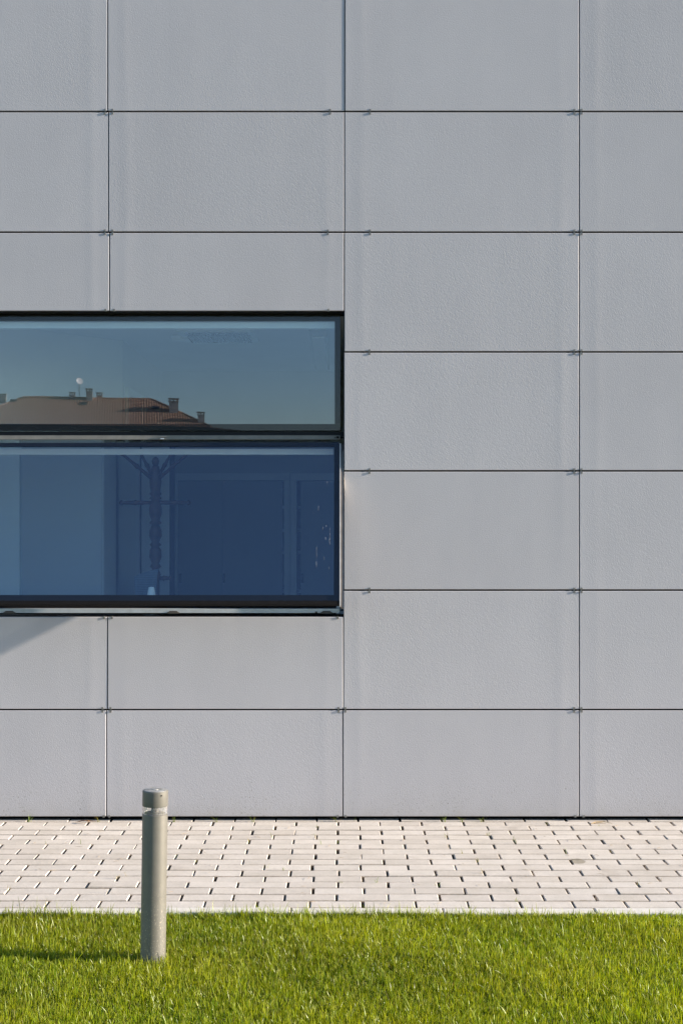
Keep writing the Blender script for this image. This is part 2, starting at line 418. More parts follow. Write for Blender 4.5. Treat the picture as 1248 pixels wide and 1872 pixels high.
# ------------------------------------------------------------------ the office building
ob = empty('office_building', (0, 0.3, 0), 'office building clad in large pale grey fibre cement panels with a dark framed window', 'building')
COLS = [-1092, -662, -232, 198, 629, 1058, 1488, 1918, 2348]
ROWS = [-455, -235, -15, 204, 424.5, 643.5, 861, 1079, 1297.5, 1494]
def jx(c, r):
    if c == 3: return {2: 197.2, 3: 198.5, 4: 200.5}.get(r, 197 if r < 8 else 195)
    if c == 4: return {2: 630, 3: 629.5, 4: 629, 5: 628.5, 6: 628, 7: 627.5, 8: 626.5}.get(r, 629)
    return COLS[c]
GX, GZ = 0.0022, 0.0040
def panel(c, r, top=None, bot=None, dy=0.0, tx=0.0, tz=0.0):
    t = ROWS[r] if top is None else top; b = ROWS[r+1] if bot is None else bot
    x0, z1 = P(jx(c, r), t); x1, z0 = P(jx(c+1, r), b)
    x0 += GX; x1 -= GX; z1 -= GZ; z0 += GZ
    cx, cz = (x0+x1)/2, (z0+z1)/2; w, h = (x1-x0)/2, (z1-z0)/2; bv = 0.0022
    V = []
    for (i, yy) in ((0, 0.012), (0, bv), (bv, 0.0)):
        for sx, sz in ((-1,-1),(1,-1),(1,1),(-1,1)):
            V.append((sx*(w-i), yy, sz*(h-i)))
    f = [(3,2,1,0)] + [(a+k, a+(k+1)%4, a+4+(k+1)%4, a+4+k) for a in (0,4) for k in range(4)] + [(8,9,10,11)]
    me = bpy.data.meshes.new('wall_panel'); me.from_pydata(V, [], f); me.materials.append(M['panel'])
    bm = bmesh.new(); bm.from_mesh(me); bmesh.ops.recalc_face_normals(bm, faces=bm.faces); bm.to_mesh(me); bm.free()
    o = link('wall_panel', me, (cx, dy, cz), ob, (tx, 0, tz)); return o
rp = random.Random(5)
for c in range(8):
    for r in range(9):
        dy = rp.uniform(-0.0004, 0.0004); tx = rp.gauss(0, 0.0004); tz = rp.gauss(0, 0.0003)
        if c in (2, 3) and 4 <= r <= 7:
            if r == 4: panel(c, r, bot=569.5, dy=dy, tx=tx, tz=tz)
            if r == 7:
                if c == 3: dy, tx, tz = -0.0008, -0.0022, 0.0006
                panel(c, r, top=1126.5, dy=dy, tx=tx, tz=tz)
            continue
        if (c, r) == (4, 2): dy, tx, tz = -0.0007, -0.0006, 0.0010
        panel(c, r, dy=dy, tx=tx, tz=tz)

# clips that hook over the panel edges
def clip_mesh(up, dn):
    m = MB(); w = 0.0052
    if up: m.box(-w, w, -0.0018, 0.0015, 0.0036, 0.0135); m.box(-w*0.75, w*0.75, 0.004, 0.014, 0.0, 0.010)
    if dn: m.box(-w, w, -0.0024, 0.0015, -0.0140, -0.0036); m.box(-w*0.75, w*0.75, 0.004, 0.014, -0.010, -0.0001)
    me = bpy.data.meshes.new('panel_clip'); me.from_pydata(m.v, [], m.f); me.materials.append(M['clip']); return me
CM = {k: clip_mesh(*k) for k in ((1,1),(1,0),(0,1))}
clips = []
for y in (-15, 204, 424.5): clips += [(x, y, 1, 1) for x in (192, 206, 603 if y < 300 else 599, 676, 1049, 1062, 1480, 1496, -238, -226)]
for y in (643.5, 861, 1079): clips += [(x, y, 1, 1) for x in (675, 1049, 1062, 1480, 1496)]
clips += [(x, 1297.5, 1, 1) for x in (187.5, 202.5, 618.5, 631, 1048.5, 1062, 1480, 1496, -238, -226)]
clips += [(x, 1495, 1, 0) for x in (190, 200, 617, 631.5, 1051, 1066, 1480, 1496, -238, -226)]
clips += [(x, 569.5, 1, 0) for x in (-226, 193, 209, 600)] + [(x, 1126.5, 0, 1) for x in (-226, 190.5, 205, 617)]
for x, y, u, d in clips:
    X, Z = P(x, y); link('panel_clip', CM[(u, d)], (X, -0.0006, Z), ob)

# dark wall behind the joints, with the window opening
WX0, WX1 = P(-232, 0)[0]+0.004, 0.0125
WZ1, WZ0 = P(0, 569.5)[1], P(0, 1126.5)[1]
bk = MB(); Y0, Y1 = 0.045, 0.14
bk.box(-4.75, WX0-0.03, Y0, Y1, -0.09, 5.42).box(WX1+0.03, 4.75, Y0, Y1, -0.09, 5.42)
bk.box(WX0-0.03, WX1+0.03, Y0, Y1, WZ1+0.03, 5.42).box(WX0-0.03, WX1+0.03, Y0, Y1, -0.09, WZ0-0.03)
bk.build('backing_wall', M['backing'], ob)
mk('roof_slab', boxv(-4.75, 4.75, 0.0, 9.0, 5.425, 5.6), BOXF, M['alu'], ob)
mk('side_wall', boxv(-4.75, -4.6, 0.142, 9.0, -0.09, 5.42), BOXF, M['grey_wall'], ob)
mk('side_wall', boxv(4.6, 4.75, 0.142, 9.0, -0.09, 5.42), BOXF, M['grey_wall'], ob)
mk('rear_wall', boxv(-4.6, 4.6, 8.85, 9.0, -0.09, 5.42), BOXF, M['grey_wall'], ob)

# ------------------------------------------------------------------ window
YP = 0.112
wm = MB()
wm.box(WX0-0.03, WX1+0.03, 0.014, 0.20, WZ1+0.003, WZ1+0.028)           # head
wm.box(WX0-0.03, WX1+0.03, 0.014, 0.20, WZ0-0.028, WZ0-0.003)           # sill lining
wm.box(WX1, WX1+0.028, 0.014, 0.20, WZ0-0.002, WZ1+0.002)               # right jamb
wm.box(WX0-0.028, WX0, 0.014, 0.20, WZ0-0.002, WZ1+0.002)               # left jamb
win = wm.build('window', M['frame'], ob); win['label'] = 'dark recessed window with a fixed upper pane and a tilted open lower sash'
gx1 = P(622, 0, YP)[0]; gx0 = WX0 + 0.012
zt = P(0, 574, YP)[1]; zb = P(0, 787, YP)[1]; bw = 0.034
mk('glass_pane', boxv(gx0, gx1, YP, YP+0.006, zb, zt), BOXF, M['glass'], win)
fr = MB(); yf = YP+0.008
fr.box(gx0, gx1, yf, yf+0.03, zt-bw, zt).box(gx0, gx1, yf, yf+0.03, zb, zb+bw)
fr.box(gx1-0.029, gx1, yf, yf+0.03, zb+bw+.0005, zt-bw-.0005).box(gx0, gx0+bw, yf, yf+0.03, zb+bw+.0005, zt-bw-.0005)
fr.build('enamel_border', M['frit'], win)
mk('inner_pane', boxv(gx0+bw+.0005, gx1-0.0295, yf+0.012, yf+0.016, zb+bw+.0005, zt-bw-.0005), BOXF, M['glass_in'], win)
# transom: dark gap, then the pale rail above the sash
mk('transom', boxv(gx0, WX1-0.001, 0.130, 0.20, P(0,800,.13)[1], zb-0.004), BOXF, M['frame'], win)
z1, z0 = P(0, 796, 0.10)[1], P(0, 803.5, 0.10)[1]
rail = MB().box(gx0, gx1-0.001, 0.098, 0.129, z0, z1).box(gx0, gx1-0.001, 0.094, 0.0978, z0, z0+0.006)
rail.build('sash_rail', M['rail'], win)
X, Z = P(297, 798.5, 0.09); mk('rail_latch', boxv(X-0.02, X+0.02, 0.088, 0.0935, Z-0.002, Z+0.004), BOXF, M['clip'], win)
X, Z = P(297, 800.5, 0.09); mk('rail_latch', boxv(X-0.009, X+0.009, 0.084, 0.0875, Z-0.007, Z-0.001), BOXF, M['alu'], win)
X, Z = P(617.3, 799.2, 0.09); mk('rail_hole', boxv(X-0.0075, X+0.0055, 0.0925, 0.0937, Z-0.006, Z+0.005), BOXF, M['rubber'], win)
X, Z = P(612.2, 799.8, 0.09); MB().lathe((X, 0.0937, Z), [(0.0034, 0), (0.0034, 0.001)], 12, (0,-1,0)).build('rail_screw', M['rubber'], win)
# white inner frame seen through the glass
yi = 0.17
mk('inner_frame', boxv(gx0+.03, P(600,0,yi)[0]+0.05, yi, yi+0.05, P(0,600,yi)[1], P(0,588.5,yi)[1]), BOXF, M['pvc'], win)
mk('inner_frame', boxv(gx0+.03, P(608.5,0,yi)[0], yi+0.032, yi+0.06, P(0,831,yi+.03)[1], P(0,820.5,yi+.03)[1]), BOXF, M['pvc'], win)
# fixed frame showing below the open sash
ya = 0.055
za, zc = P(0,1113.0,ya)[1], P(0,1120.5,ya)[1]
sillb = MB().box(gx0, P(620,0,ya)[0], ya, ya+0.05, zc, za)
sillb.box(P(615.3,0,ya)[0], P(620.6,0,ya)[0], ya+0.051, ya+0.10, zc, za+0.035)
sillb.build('lower_frame', M['alu'], win)
mk('lower_frame_gap', boxv(gx0, P(614,0,ya)[0], ya+0.0515, ya+0.058, zc-0.01, za+0.03), BOXF, M['rubber'], win)
for px in (-190, 18, 317, 597):
    X, Z = P(px, 1118.5, ya)
    k = MB().box(X-0.025, X+0.025, ya-0.012, ya-0.001, Z-0.008, Z+0.001).box(X-0.020, X+0.020, ya-0.008, ya-0.0012, Z+0.0012, Z+0.005).box(X-0.031, X-0.0255, ya-0.008, ya-0.001, Z-0.008, Z-0.002).box(X+0.0255, X+0.031, ya-0.008, ya-0.001, Z-0.008, Z-0.002)
    k.build('latch_keep', M['bronze'], win)
X, Z = P(578, 1118.5, ya); mk('latch_keep', boxv(X-.006, X+.006, ya-.008, ya-.001, Z-.006, Z+.002), BOXF, M['dark_metal'], win)

# the open sash, hinged at the top, bottom pushed out
th = math.atan(0.435); ez = Vector((0, -math.sin(th), -math.cos(th))); en = Vector((0, -math.cos(th), math.sin(th))); exv = Vector((1,0,0))
TOP = Vector((0, 0.068, 1.9376))
def s_at(py):
    lo, hi = 0.0, 1.2
    for _ in range(50):
        s = (lo+hi)/2; q = TOP + ez*s
        y = CY + (CAMZ-q.z)*F/(q.y-CAMY)
        if y < py: lo = s
        else: hi = s
    return s
def sbox(m, x0, x1, s0, s1, n0, n1):
    o = TOP + exv*x0 + ez*s0 + en*n0
    return m.quadbox(o, exv*(x1-x0), ez*(s1-s0), en*(n1-n0))
sT, sF0, sF1, sB, sE = 0.0, s_at(812.5), s_at(1088), s_at(1098), s_at(1105)
sx1 = P(620.6, 0, -0.05)[0]; sx0 = gx0 + 0.004; fw = 0.028
sash = sbox(sbox(MB(), sx0+0.006, sx1-0.002, sT+0.004, sF0+.004, -0.024, -0.0085), sx0+0.006, sx1-0.002, sF1-.004, sB, -0.024, -0.0085)
sbox(sbox(sash, sx1-fw, sx1-0.002, sF0+.0045, sF1-.0045, -0.024, -0.0085), sx0+.006, sx0+fw, sF0+.0045, sF1-.0045, -0.024, -0.0085)
sash = sash.build('window_sash', M['frit'], ob); sash['label'] = 'open lower window sash tilted outwards at the bottom'
sbox(MB(), sx0, sx1, sT, sB, -0.006, 0.0).build('glass_pane', M['glass'], sash)
sbox(MB(), sx0+fw+.0005, sx1-fw-.0005, sF0+.005, sF1-.005, -0.018, -0.014).build('inner_pane', M['glass_in'], sash)
sbox(MB(), sx0, sx1+0.003, sB+0.0005, sE, -0.024, 0.001).build('bottom_gasket', M['rubber'], sash)
# side edge: pale lip and brown outer profile
lip = sbox(MB(), sx1+0.0006, sx1+0.0058, sT+0.012, sE+0.010, -0.012, 0.0035); lip.build('edge_lip', M['alu_edge'], sash)
sbox(MB(), sx1+0.0062, sx1+0.0150, sT+0.012, sE+0.014, -0.026, -0.004).build('edge_profile', M['bronze'], sash)
sbox(MB(), sx1+0.0152, sx1+0.0164, sT+0.05, sE+0.012, -0.026, -0.006).build('edge_strip', M['polished'], sash)
sbox(MB(), sx0+.01, sx1-0.002, sE-0.0095, sE-0.0030, -0.032, -0.026).build('bottom_lip', M['alu_edge'], sash)
# dried drips on the sash glass
dm = MB(); rd = random.Random(3)
for px, py, L in [(576,838,10),(595,845,9),(598,880,10),(581,890,3),(582,925,12),(573,936,3),(590,963,7),(596,960,6),(595,982,6),(603,965,40),(602,985,8),(578.5,1000,22),(578.5,1026,14),(592.5,1018,8),(601,1036,6),(559,993,3),(200,1003,6),(175,1012,2),(131,1020,2),(54,982,3),(345,1000,2),(410,880,2)]:
    s0 = s_at(py); s1 = s_at(py+L*0.8); x = P(px, 0, TOP.y+ez.y*s0)[0]
    a = s0
    while a < s1:
        b = min(s1, a + rd.uniform(0.004, 0.014)); w = rd.uniform(0.0003, 0.0009); x2 = x + rd.uniform(-.001,.001)
        sbox(dm, x2-w, x2+w, a, b, 0.0002, 0.0006); a = b + rd.uniform(0.0, 0.006)
o = dm.build('dried_drips', M['scratch'], sash); o['kind'] = 'stuff'

# ------------------------------------------------------------------ the room behind the glass
CE = 2.70; RX0, RX1, RD = -4.2, 0.42, 4.25
mk('room_ceiling', boxv(-4.6, 0.6, 0.205, RD+0.1, CE, CE+0.1), BOXF, M['white_wall'], ob)
mk('room_floor', boxv(-4.6, 0.6, 0.142, RD+0.1, 0.0, 0.08), BOXF, M['floor'], ob)
mk('room_wall', boxv(-4.6, 0.6, RD, RD+0.08, 0.082, CE-0.002), BOXF, M['grey_wall'], ob)
mk('room_wall', boxv(RX1, RX1+0.1, 0.205, RD-0.002, 0.082, CE-0.002), BOXF, M['grey_wall'], ob)
mk('room_wall', boxv(RX0-0.1, RX0, 0.205, RD-0.002, 0.082, CE-0.002), BOXF, M['white_wall'], ob)
mk('room_wall', boxv(-4.6, WX0-0.031, 0.142, 0.20, 0.082, CE+.05), BOXF, M['white_wall'], ob)
mk('room_wall', boxv(WX1+0.031, 0.6, 0.142, 0.20, 0.082, CE+.05), BOXF, M['white_wall'], ob)
mk('room_wall', boxv(WX0-0.03, WX1+0.03, 0.142, 0.20, 0.082, WZ0-0.03), BOXF, M['white_wall'], ob)
mk('room_wall', boxv(WX0-0.03, WX1+0.03, 0.142, 0.204, WZ1+0.03, CE+.05), BOXF, M['white_wall'], ob)
mk('inner_sill', boxv(WX0, WX1, 0.205, 0.42, WZ0-0.03, WZ0-0.002), BOXF, M['pvc'], ob)
# bulkhead above the tall cupboard
bx = [(-1.43, 2.16), (-1.43, 2.12), (-2.9, 0.30), (-4.19, 0.30), (-4.19, 2.16)]
n = len(bx); V = [(x, y, z) for z in (2.045, CE-0.003) for x, y in bx]
mk('bulkhead', V, [tuple(range(n))[::-1], tuple(range(n, 2*n))] + [(i, (i+1)%n, n+(i+1)%n, n+i) for i in range(n)], M['white_wall'], ob)
# side wall with door frames, beyond the cupboard
mk('room_wall', boxv(-1.52, -1.432, 2.165, RD-0.003, 0.082, CE-0.003), BOXF, M['white_wall'], ob)
def yX(px, X): return X*F/(px-CX)+CAMY
for a, b in ((2.22, 3.0), (3.08, 3.9)):
    d = MB().box(-1.4315, -1.405, a, a+0.06, 0.083, 2.40).box(-1.4315, -1.405, b-0.06, b, 0.083, 2.40).box(-1.4315, -1.405, a+0.0605, b-0.0605, 2.34, 2.40)
    d = d.build('door_frame', M['whitelam'], ob)
    mk('door', boxv(-1.4315, -1.418, a+0.062, b-0.062, 0.085, 2.335), BOXF, M['whitelam'], d)

# tall white cupboard: door pair seen edge to edge near px 40
tcx0, tcx1, tcy0, tcy1 = -3.2, -1.41, 1.20, 1.70
tc = empty('tall_cupboard', (-2.3, 1.45, 0.08), 'tall white cupboard with plain doors seen through the lower window at left', 'cupboard')
mk('carcass', boxv(tcx0, tcx1, tcy0+0.022, tcy1, 0.082, 2.03), BOXF, M['whitelam'], tc)
xs = [tcx0, -2.54, P(38.5,0,tcy0)[0], tcx1+0.001]
for a, b in zip(xs[:-1], xs[1:]):
    mk('cupboard_door', boxv(a+0.007, b-0.007, tcy0, tcy0+0.020, 0.16, 2.02), BOXF, M['whitelam'] if a < -2.0 else M['locker'], tc)
# pale locker added to catch window light as a brighter background for the coat stand
lk = empty('added_locker', (-1.26, 2.1, 0.08), 'pale narrow two-door locker added behind the coat stand as a brighter background', 'locker')
mk('carcass', boxv(-1.425, -1.092, 1.922, 2.16, 0.082, 2.0), BOXF, M['cabdark'], lk)
for a, b in ((-1.424, P(255.5,0,1.9)[0]), (P(259,0,1.9)[0], -1.100)): mk('added_locker_door', boxv(a, b, 1.90, 1.9215, 0.12, 1.99), BOXF, M['locker'], lk)
# grey sliding-door cabinets at the back
def cab(name, x0, x1, doors, slots, label):
    fy = 3.72
    e = empty(name, ((x0+x1)/2, fy+0.25, 0.08), label, 'cabinet')
    ztop = P(0, 865, fy)[1]; zd = P(0, 878, fy)[1]
    fr = MB().box(x0, x1, fy, RD-0.01, zd, ztop).box(x0, x0+0.045, fy, RD-0.01, 0.15, zd-.001).box(x1-0.045, x1, fy, RD-0.01, 0.15, zd-.001).box(x0, x1, fy, RD-.01, 0.085, 0.149)
    fr.build('carcass', M['cabframe'], e)
    mk('back_panel', boxv(x0+.046, x1-.046, fy+0.3, fy+0.32, 0.15, zd-.002), BOXF, M['cabdark'], e)
    for z in (0.55, 0.95, 1.25, 1.42, 1.60): mk('shelf', boxv(x0+.046, x1-.046, fy+0.07, fy+0.295, z, z+0.022), BOXF, M['cab'], e)
    for i, (a, b, h) in enumerate(doors):
        d = mk('sliding_door', boxv(P(a,0,fy)[0], P(b,0,fy)[0], fy+0.012+0.024*(i%2), fy+0.032+0.024*(i%2), 0.152, zd-.003), BOXF, M['cab'], e)
        X, Z = P(h, 1057, fy+.012); mk('recessed_handle', boxv(X-0.010, X+0.010, fy+0.006+0.024*(i%2), fy+0.0118+0.024*(i%2), Z-0.035, Z+0.035), BOXF, M['cabdark'], d)
    return e
xa, xb, xc = P(314,0,3.72)[0], P(530.5,0,3.72)[0], P(612,0,3.72)[0]
cab('sliding_door_cabinet', xa, xb-0.002, [(325,407,330),(403,516,408)], None, 'wide grey cabinet with two sliding doors behind the coat stand')
cab('sliding_door_cabinet', xb+0.002, 0.40, [(549.5,640,552.5),(636,700,690)], None, 'grey cabinet with a gap showing shelves at the right end of the window')

# coat stand
csY = 1.5; csX, _ = P(284.5, 0, csY)
cs = empty('coat_stand', (csX, csY, 0.08), 'turned dark wooden coat stand with splayed arms behind the open sash', 'coat stand')
def zz(py): return P(0, py, csY)[1]
prof = [(0.034,0.08),(0.034,0.40),(0.026,0.44)]
seq = [(1062,.026),(1050,.034),(1040,.020),(1036,.036),(1030,.024),(1018,.039),(1005,.036),(1000,.024),(996,.038),(991,.024),(980,.040),(970,.038),(960,.024),(956,.039),(951,.026),(940,.039),(930,.040),(922,.034),(914,.028),(911,.038),(907,.028),(903,.038),(899,.030),(890,.034),(880,.038),(872,.030),(864,.036),(858,.028),(852,.022)]
prof += [(r, zz(y)) for y, r in seq]
prof.sort(key=lambda q: q[1])
o = MB().lathe((csX, csY, 0), prof, 20).build('post', M['wood'], cs, True)
MB().lathe((csX, csY, 0), [(0.012, zz(853)), (0.020, zz(848)), (0.024, zz(843)), (0.018, zz(838)), (0.006, zz(835))], 14).build('finial', M['wood'], cs, True)
for px, py, dy in ((221,828,-.10),(256,826,.14),(315,826,.14),(344,829,-.10)):
    a = Vector((csX, csY, zz(880))); X, Z = P(px, py, csY+dy); b = Vector((X, csY+dy, Z))
    a = a + (b-a)*0.12
    ts = [0,.15,.3,.42,.48,.54,.7,.9,.95,1.0]; rs = [.014,.012,.010,.012,.016,.011,.009,.008,.013,.008]
    MB().tube([a+(b-a)*q for q in ts], rs, 10).build('arm', M['wood'], cs, True)
def peg(px, py, dy):
    a = Vector((csX, csY, zz(py))); X, Z = P(px, py, csY+dy); b = Vector((X, csY+dy, Z))
    ts = [.05,.2,.5,.55,.6,.75,.88,.91,.95,1.0]; rs = [.016,.012,.014,.018,.013,.013,.010,.016,.017,.006]
    MB().tube([a+(b-a)*q for q in ts], rs, 10).build('peg', M['wood'], cs, True)
peg(218, 919, 0); peg(349, 919, 0); peg(313, 1057, -0.03); peg(256, 1057, -0.05)
for k in range(4):
    g_ = math.pi/4 + k*math.pi/2; dx, dy = math.cos(g_), math.sin(g_)
    MB().tube([(csX+dx*r, csY+dy*r, z) for r, z in ((.02,.30),(.12,.27),(.20,.18),(.24,.10),(.27,.10))], [.02,.018,.016,.016,.012], 8).build('foot', M['wood'], cs, True)
# striped cloth over the left lower peg
cm = MB(); nx, nz = 9, 8
xL, xR = P(248,0,csY)[0], P(292,0,csY)[0]; zt_, zb_ = zz(1040), zz(1150)
grid = []
for side in (0, 1):
    for i in range(nx):
        for j in range(nz):
            u = i/(nx-1); w = j/(nz-1)
            x = xL + (xR-xL)*u + 0.01*math.sin(5*w+u*3) ; z = (zt_ - 0.045*(1-u)**2) + (zb_-zt_)*w
            y = csY - 0.075 - 0.018*math.sin(u*9+w*2) - (0.004 if side else 0) + (0.02 if j == 0 else 0)
            grid.append((x, y, z))
fc = []
for side in (0, 1):
    o_ = side*nx*nz
    for i in range(nx-1):
        for j in range(nz-1): fc.append((o_+i*nz+j, o_+i*nz+j+1, o_+(i+1)*nz+j+1, o_+(i+1)*nz+j))
tag(cm.add(grid, fc).build('hanging_cloth', M['cloth'], None, True), 'striped blue grey cloth hanging from a low peg of the coat stand', 'cloth')
# white tapered bottle on the inner sill
X, Z = P(277, 1073, 0.32)
bt = MB().lathe((X, 0.32, 0), [(0.024, WZ0-0.0015), (0.025, WZ0+0.05), (0.021, Z-0.035), (0.0165, Z-0.012), (0.015, Z-0.003), (0.012, Z)], 24).build('white_bottle', M['plastic'], None, True)
tag(bt, 'small white tapered bottle standing on the inner window sill', 'bottle')
# ceiling grille and lights
gv = empty('ceiling_vent', (-0.79, 1.86, CE), 'slatted air vent set in the office ceiling behind the upper pane', 'vent')
mk('frame', boxv(-1.02, -0.54, 1.58, 2.14, CE-0.012, CE-0.001), BOXF, M['whitelam'], gv)
for i in range(20): mk('slat', boxv(-0.97+i*0.02, -0.958+i*0.02, 1.64, 2.08, CE-0.024, CE-0.0125), BOXF, M['cabdark'], gv)
lt = empty('ceiling_light', (-0.14, 2.5, CE), 'long unlit strip light on the ceiling near the right end of the window', 'ceiling light')
mk('housing', boxv(-0.20, -0.09, 1.5, 3.6, CE-0.05, CE-0.001), BOXF, M['cab'], lt)
mk('diffuser', boxv(-0.185, -0.105, 1.52, 3.58, CE-0.058, CE-0.0505), BOXF, M['whitelam'], lt)
sp = MB().lathe((P(327,0,1.84)[0]+0.0, 1.9, CE-0.03), [(0.05,0.0),(0.055,0.01),(0.06,0.029)], 20).build('ceiling_lamp', M['whitelam'], None, True)  # small round ceiling lamp, modelled without a light of its own
tag(sp, 'small round detector on the ceiling beside the vent', 'lamp')

# ------------------------------------------------------------------ bollard light
bY = -2.295; bX = P(279.5, 0, bY)[0]; R = 0.0445
bl = empty('bollard_light', (bX, bY, -0.06), 'grey metal bollard light with a clear ring, standing in the lawn', 'bollard')
lean = 0.0138
ax = Vector((lean, 0.004, 1)).normalized()
B0 = Vector((bX, bY, -0.06)); zr = lambda z: z + 0.06
def lat(name, prof, mat, n=48, sm=True):
    return autosmooth(MB().lathe(B0, [(r, zr(h)) for r, h in prof], n, ax).build(name, mat, bl))
H = 0.592
zc1, zc0, zg0 = H, H-0.056, H-0.083
lat('shaft', [(R, -0.06), (R, zg0-0.002), (R-0.002, zg0), (R-0.006, zg0), (R-0.006, zg0-0.05)], M['bollard'])
lat('clear_ring', [(R-0.0008, zg0+0.0005), (R-0.0008, zc0-0.0005)], M['clear'])
lat('lamp_base', [(0.036, zg0-0.02), (0.036, zg0+0.002), (0.030, zg0+0.0045), (0.016, zg0+0.005)], M['dark_metal'])
lat('lamp_core', [(0.0145, zg0+0.0051), (0.0135, zg0+0.012), (0.0135, zc0-0.001)], M['dark_metal'], 20)
cap = lat('cap', [(R-0.006, zc0), (R+0.0002, zc0), (R+0.0008, zc0+0.002), (R+0.0008, zc1-0.004), (R-0.0015, zc1-0.001)], M['bollard'])
lat('cap_top', [(R-0.0018, zc1-0.002), (R-0.0018, zc1-0.0004), (R-0.006, zc1+0.0006), (0.012, zc1+0.001), (0.0115, zc1+0.0022), (0.003, zc1+0.0024)], M['bollard_top'])
X, Z = P(295.5, 1455, bY-0.04)
MB().lathe((X, bY-math.sqrt(max(0, R*R-(X-bX-lean*0.6)**2))-0.001, Z), [(0.0022,-0.002),(0.0022,0.0012),(0.001,0.0016)], 10, (0.2,-1,0)).build('set_screw', M['dark_metal'], bl)

# ------------------------------------------------------------------ houses across the way, seen mirrored in the upper pane
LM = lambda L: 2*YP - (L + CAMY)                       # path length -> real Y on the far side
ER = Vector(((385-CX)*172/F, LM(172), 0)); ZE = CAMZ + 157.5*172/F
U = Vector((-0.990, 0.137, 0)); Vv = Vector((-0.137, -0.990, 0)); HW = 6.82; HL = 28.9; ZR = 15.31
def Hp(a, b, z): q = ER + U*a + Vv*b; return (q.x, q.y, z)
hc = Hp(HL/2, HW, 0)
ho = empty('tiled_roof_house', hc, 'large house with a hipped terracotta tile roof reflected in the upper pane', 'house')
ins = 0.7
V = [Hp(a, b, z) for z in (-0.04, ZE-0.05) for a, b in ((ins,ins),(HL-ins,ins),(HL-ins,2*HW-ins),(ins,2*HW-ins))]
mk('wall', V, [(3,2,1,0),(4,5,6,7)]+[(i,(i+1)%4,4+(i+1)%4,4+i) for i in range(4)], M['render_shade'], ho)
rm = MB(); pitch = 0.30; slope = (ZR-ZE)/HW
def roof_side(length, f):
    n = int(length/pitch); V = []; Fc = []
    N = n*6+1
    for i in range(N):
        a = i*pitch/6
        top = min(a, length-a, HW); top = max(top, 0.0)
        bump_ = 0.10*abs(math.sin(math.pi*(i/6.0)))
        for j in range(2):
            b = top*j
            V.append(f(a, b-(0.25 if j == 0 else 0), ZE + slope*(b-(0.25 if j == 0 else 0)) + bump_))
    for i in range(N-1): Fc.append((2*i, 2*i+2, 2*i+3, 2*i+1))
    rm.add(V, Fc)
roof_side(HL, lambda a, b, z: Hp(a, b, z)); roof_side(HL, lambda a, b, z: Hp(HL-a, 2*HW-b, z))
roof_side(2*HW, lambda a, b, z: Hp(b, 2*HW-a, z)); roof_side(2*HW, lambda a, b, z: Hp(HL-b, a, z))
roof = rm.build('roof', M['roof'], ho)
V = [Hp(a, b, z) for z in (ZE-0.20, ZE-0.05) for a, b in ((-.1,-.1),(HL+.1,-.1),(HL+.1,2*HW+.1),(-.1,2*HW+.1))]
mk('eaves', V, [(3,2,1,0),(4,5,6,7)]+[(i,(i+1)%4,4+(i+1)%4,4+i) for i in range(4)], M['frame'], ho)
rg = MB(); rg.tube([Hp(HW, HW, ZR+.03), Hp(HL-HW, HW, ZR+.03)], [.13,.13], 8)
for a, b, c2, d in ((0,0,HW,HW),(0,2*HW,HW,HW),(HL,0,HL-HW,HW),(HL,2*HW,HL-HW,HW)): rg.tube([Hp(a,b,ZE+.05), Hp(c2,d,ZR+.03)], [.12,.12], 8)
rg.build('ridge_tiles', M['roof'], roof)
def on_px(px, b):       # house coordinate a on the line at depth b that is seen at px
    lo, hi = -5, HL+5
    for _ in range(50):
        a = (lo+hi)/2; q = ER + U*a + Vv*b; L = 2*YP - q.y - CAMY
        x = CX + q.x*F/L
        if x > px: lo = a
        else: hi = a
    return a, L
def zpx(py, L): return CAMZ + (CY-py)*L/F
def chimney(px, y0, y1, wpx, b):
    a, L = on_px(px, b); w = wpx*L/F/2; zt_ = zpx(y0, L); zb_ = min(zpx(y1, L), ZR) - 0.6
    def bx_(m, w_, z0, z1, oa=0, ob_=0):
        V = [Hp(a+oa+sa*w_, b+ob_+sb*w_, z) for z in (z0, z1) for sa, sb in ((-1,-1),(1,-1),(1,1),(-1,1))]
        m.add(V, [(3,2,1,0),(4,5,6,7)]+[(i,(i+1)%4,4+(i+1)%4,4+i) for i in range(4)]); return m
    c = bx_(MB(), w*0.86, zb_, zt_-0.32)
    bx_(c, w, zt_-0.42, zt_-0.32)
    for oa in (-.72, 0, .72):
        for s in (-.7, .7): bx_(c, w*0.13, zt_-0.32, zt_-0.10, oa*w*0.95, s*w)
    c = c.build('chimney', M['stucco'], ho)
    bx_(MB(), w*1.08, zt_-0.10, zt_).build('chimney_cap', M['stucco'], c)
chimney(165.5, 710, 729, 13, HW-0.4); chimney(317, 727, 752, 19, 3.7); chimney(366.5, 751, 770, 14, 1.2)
chimney(134, 717, 724, 12, HW+1.6); chimney(184, 717, 724, 12, HW+1.6); chimney(6, 720, 729, 13, HW+0.3)
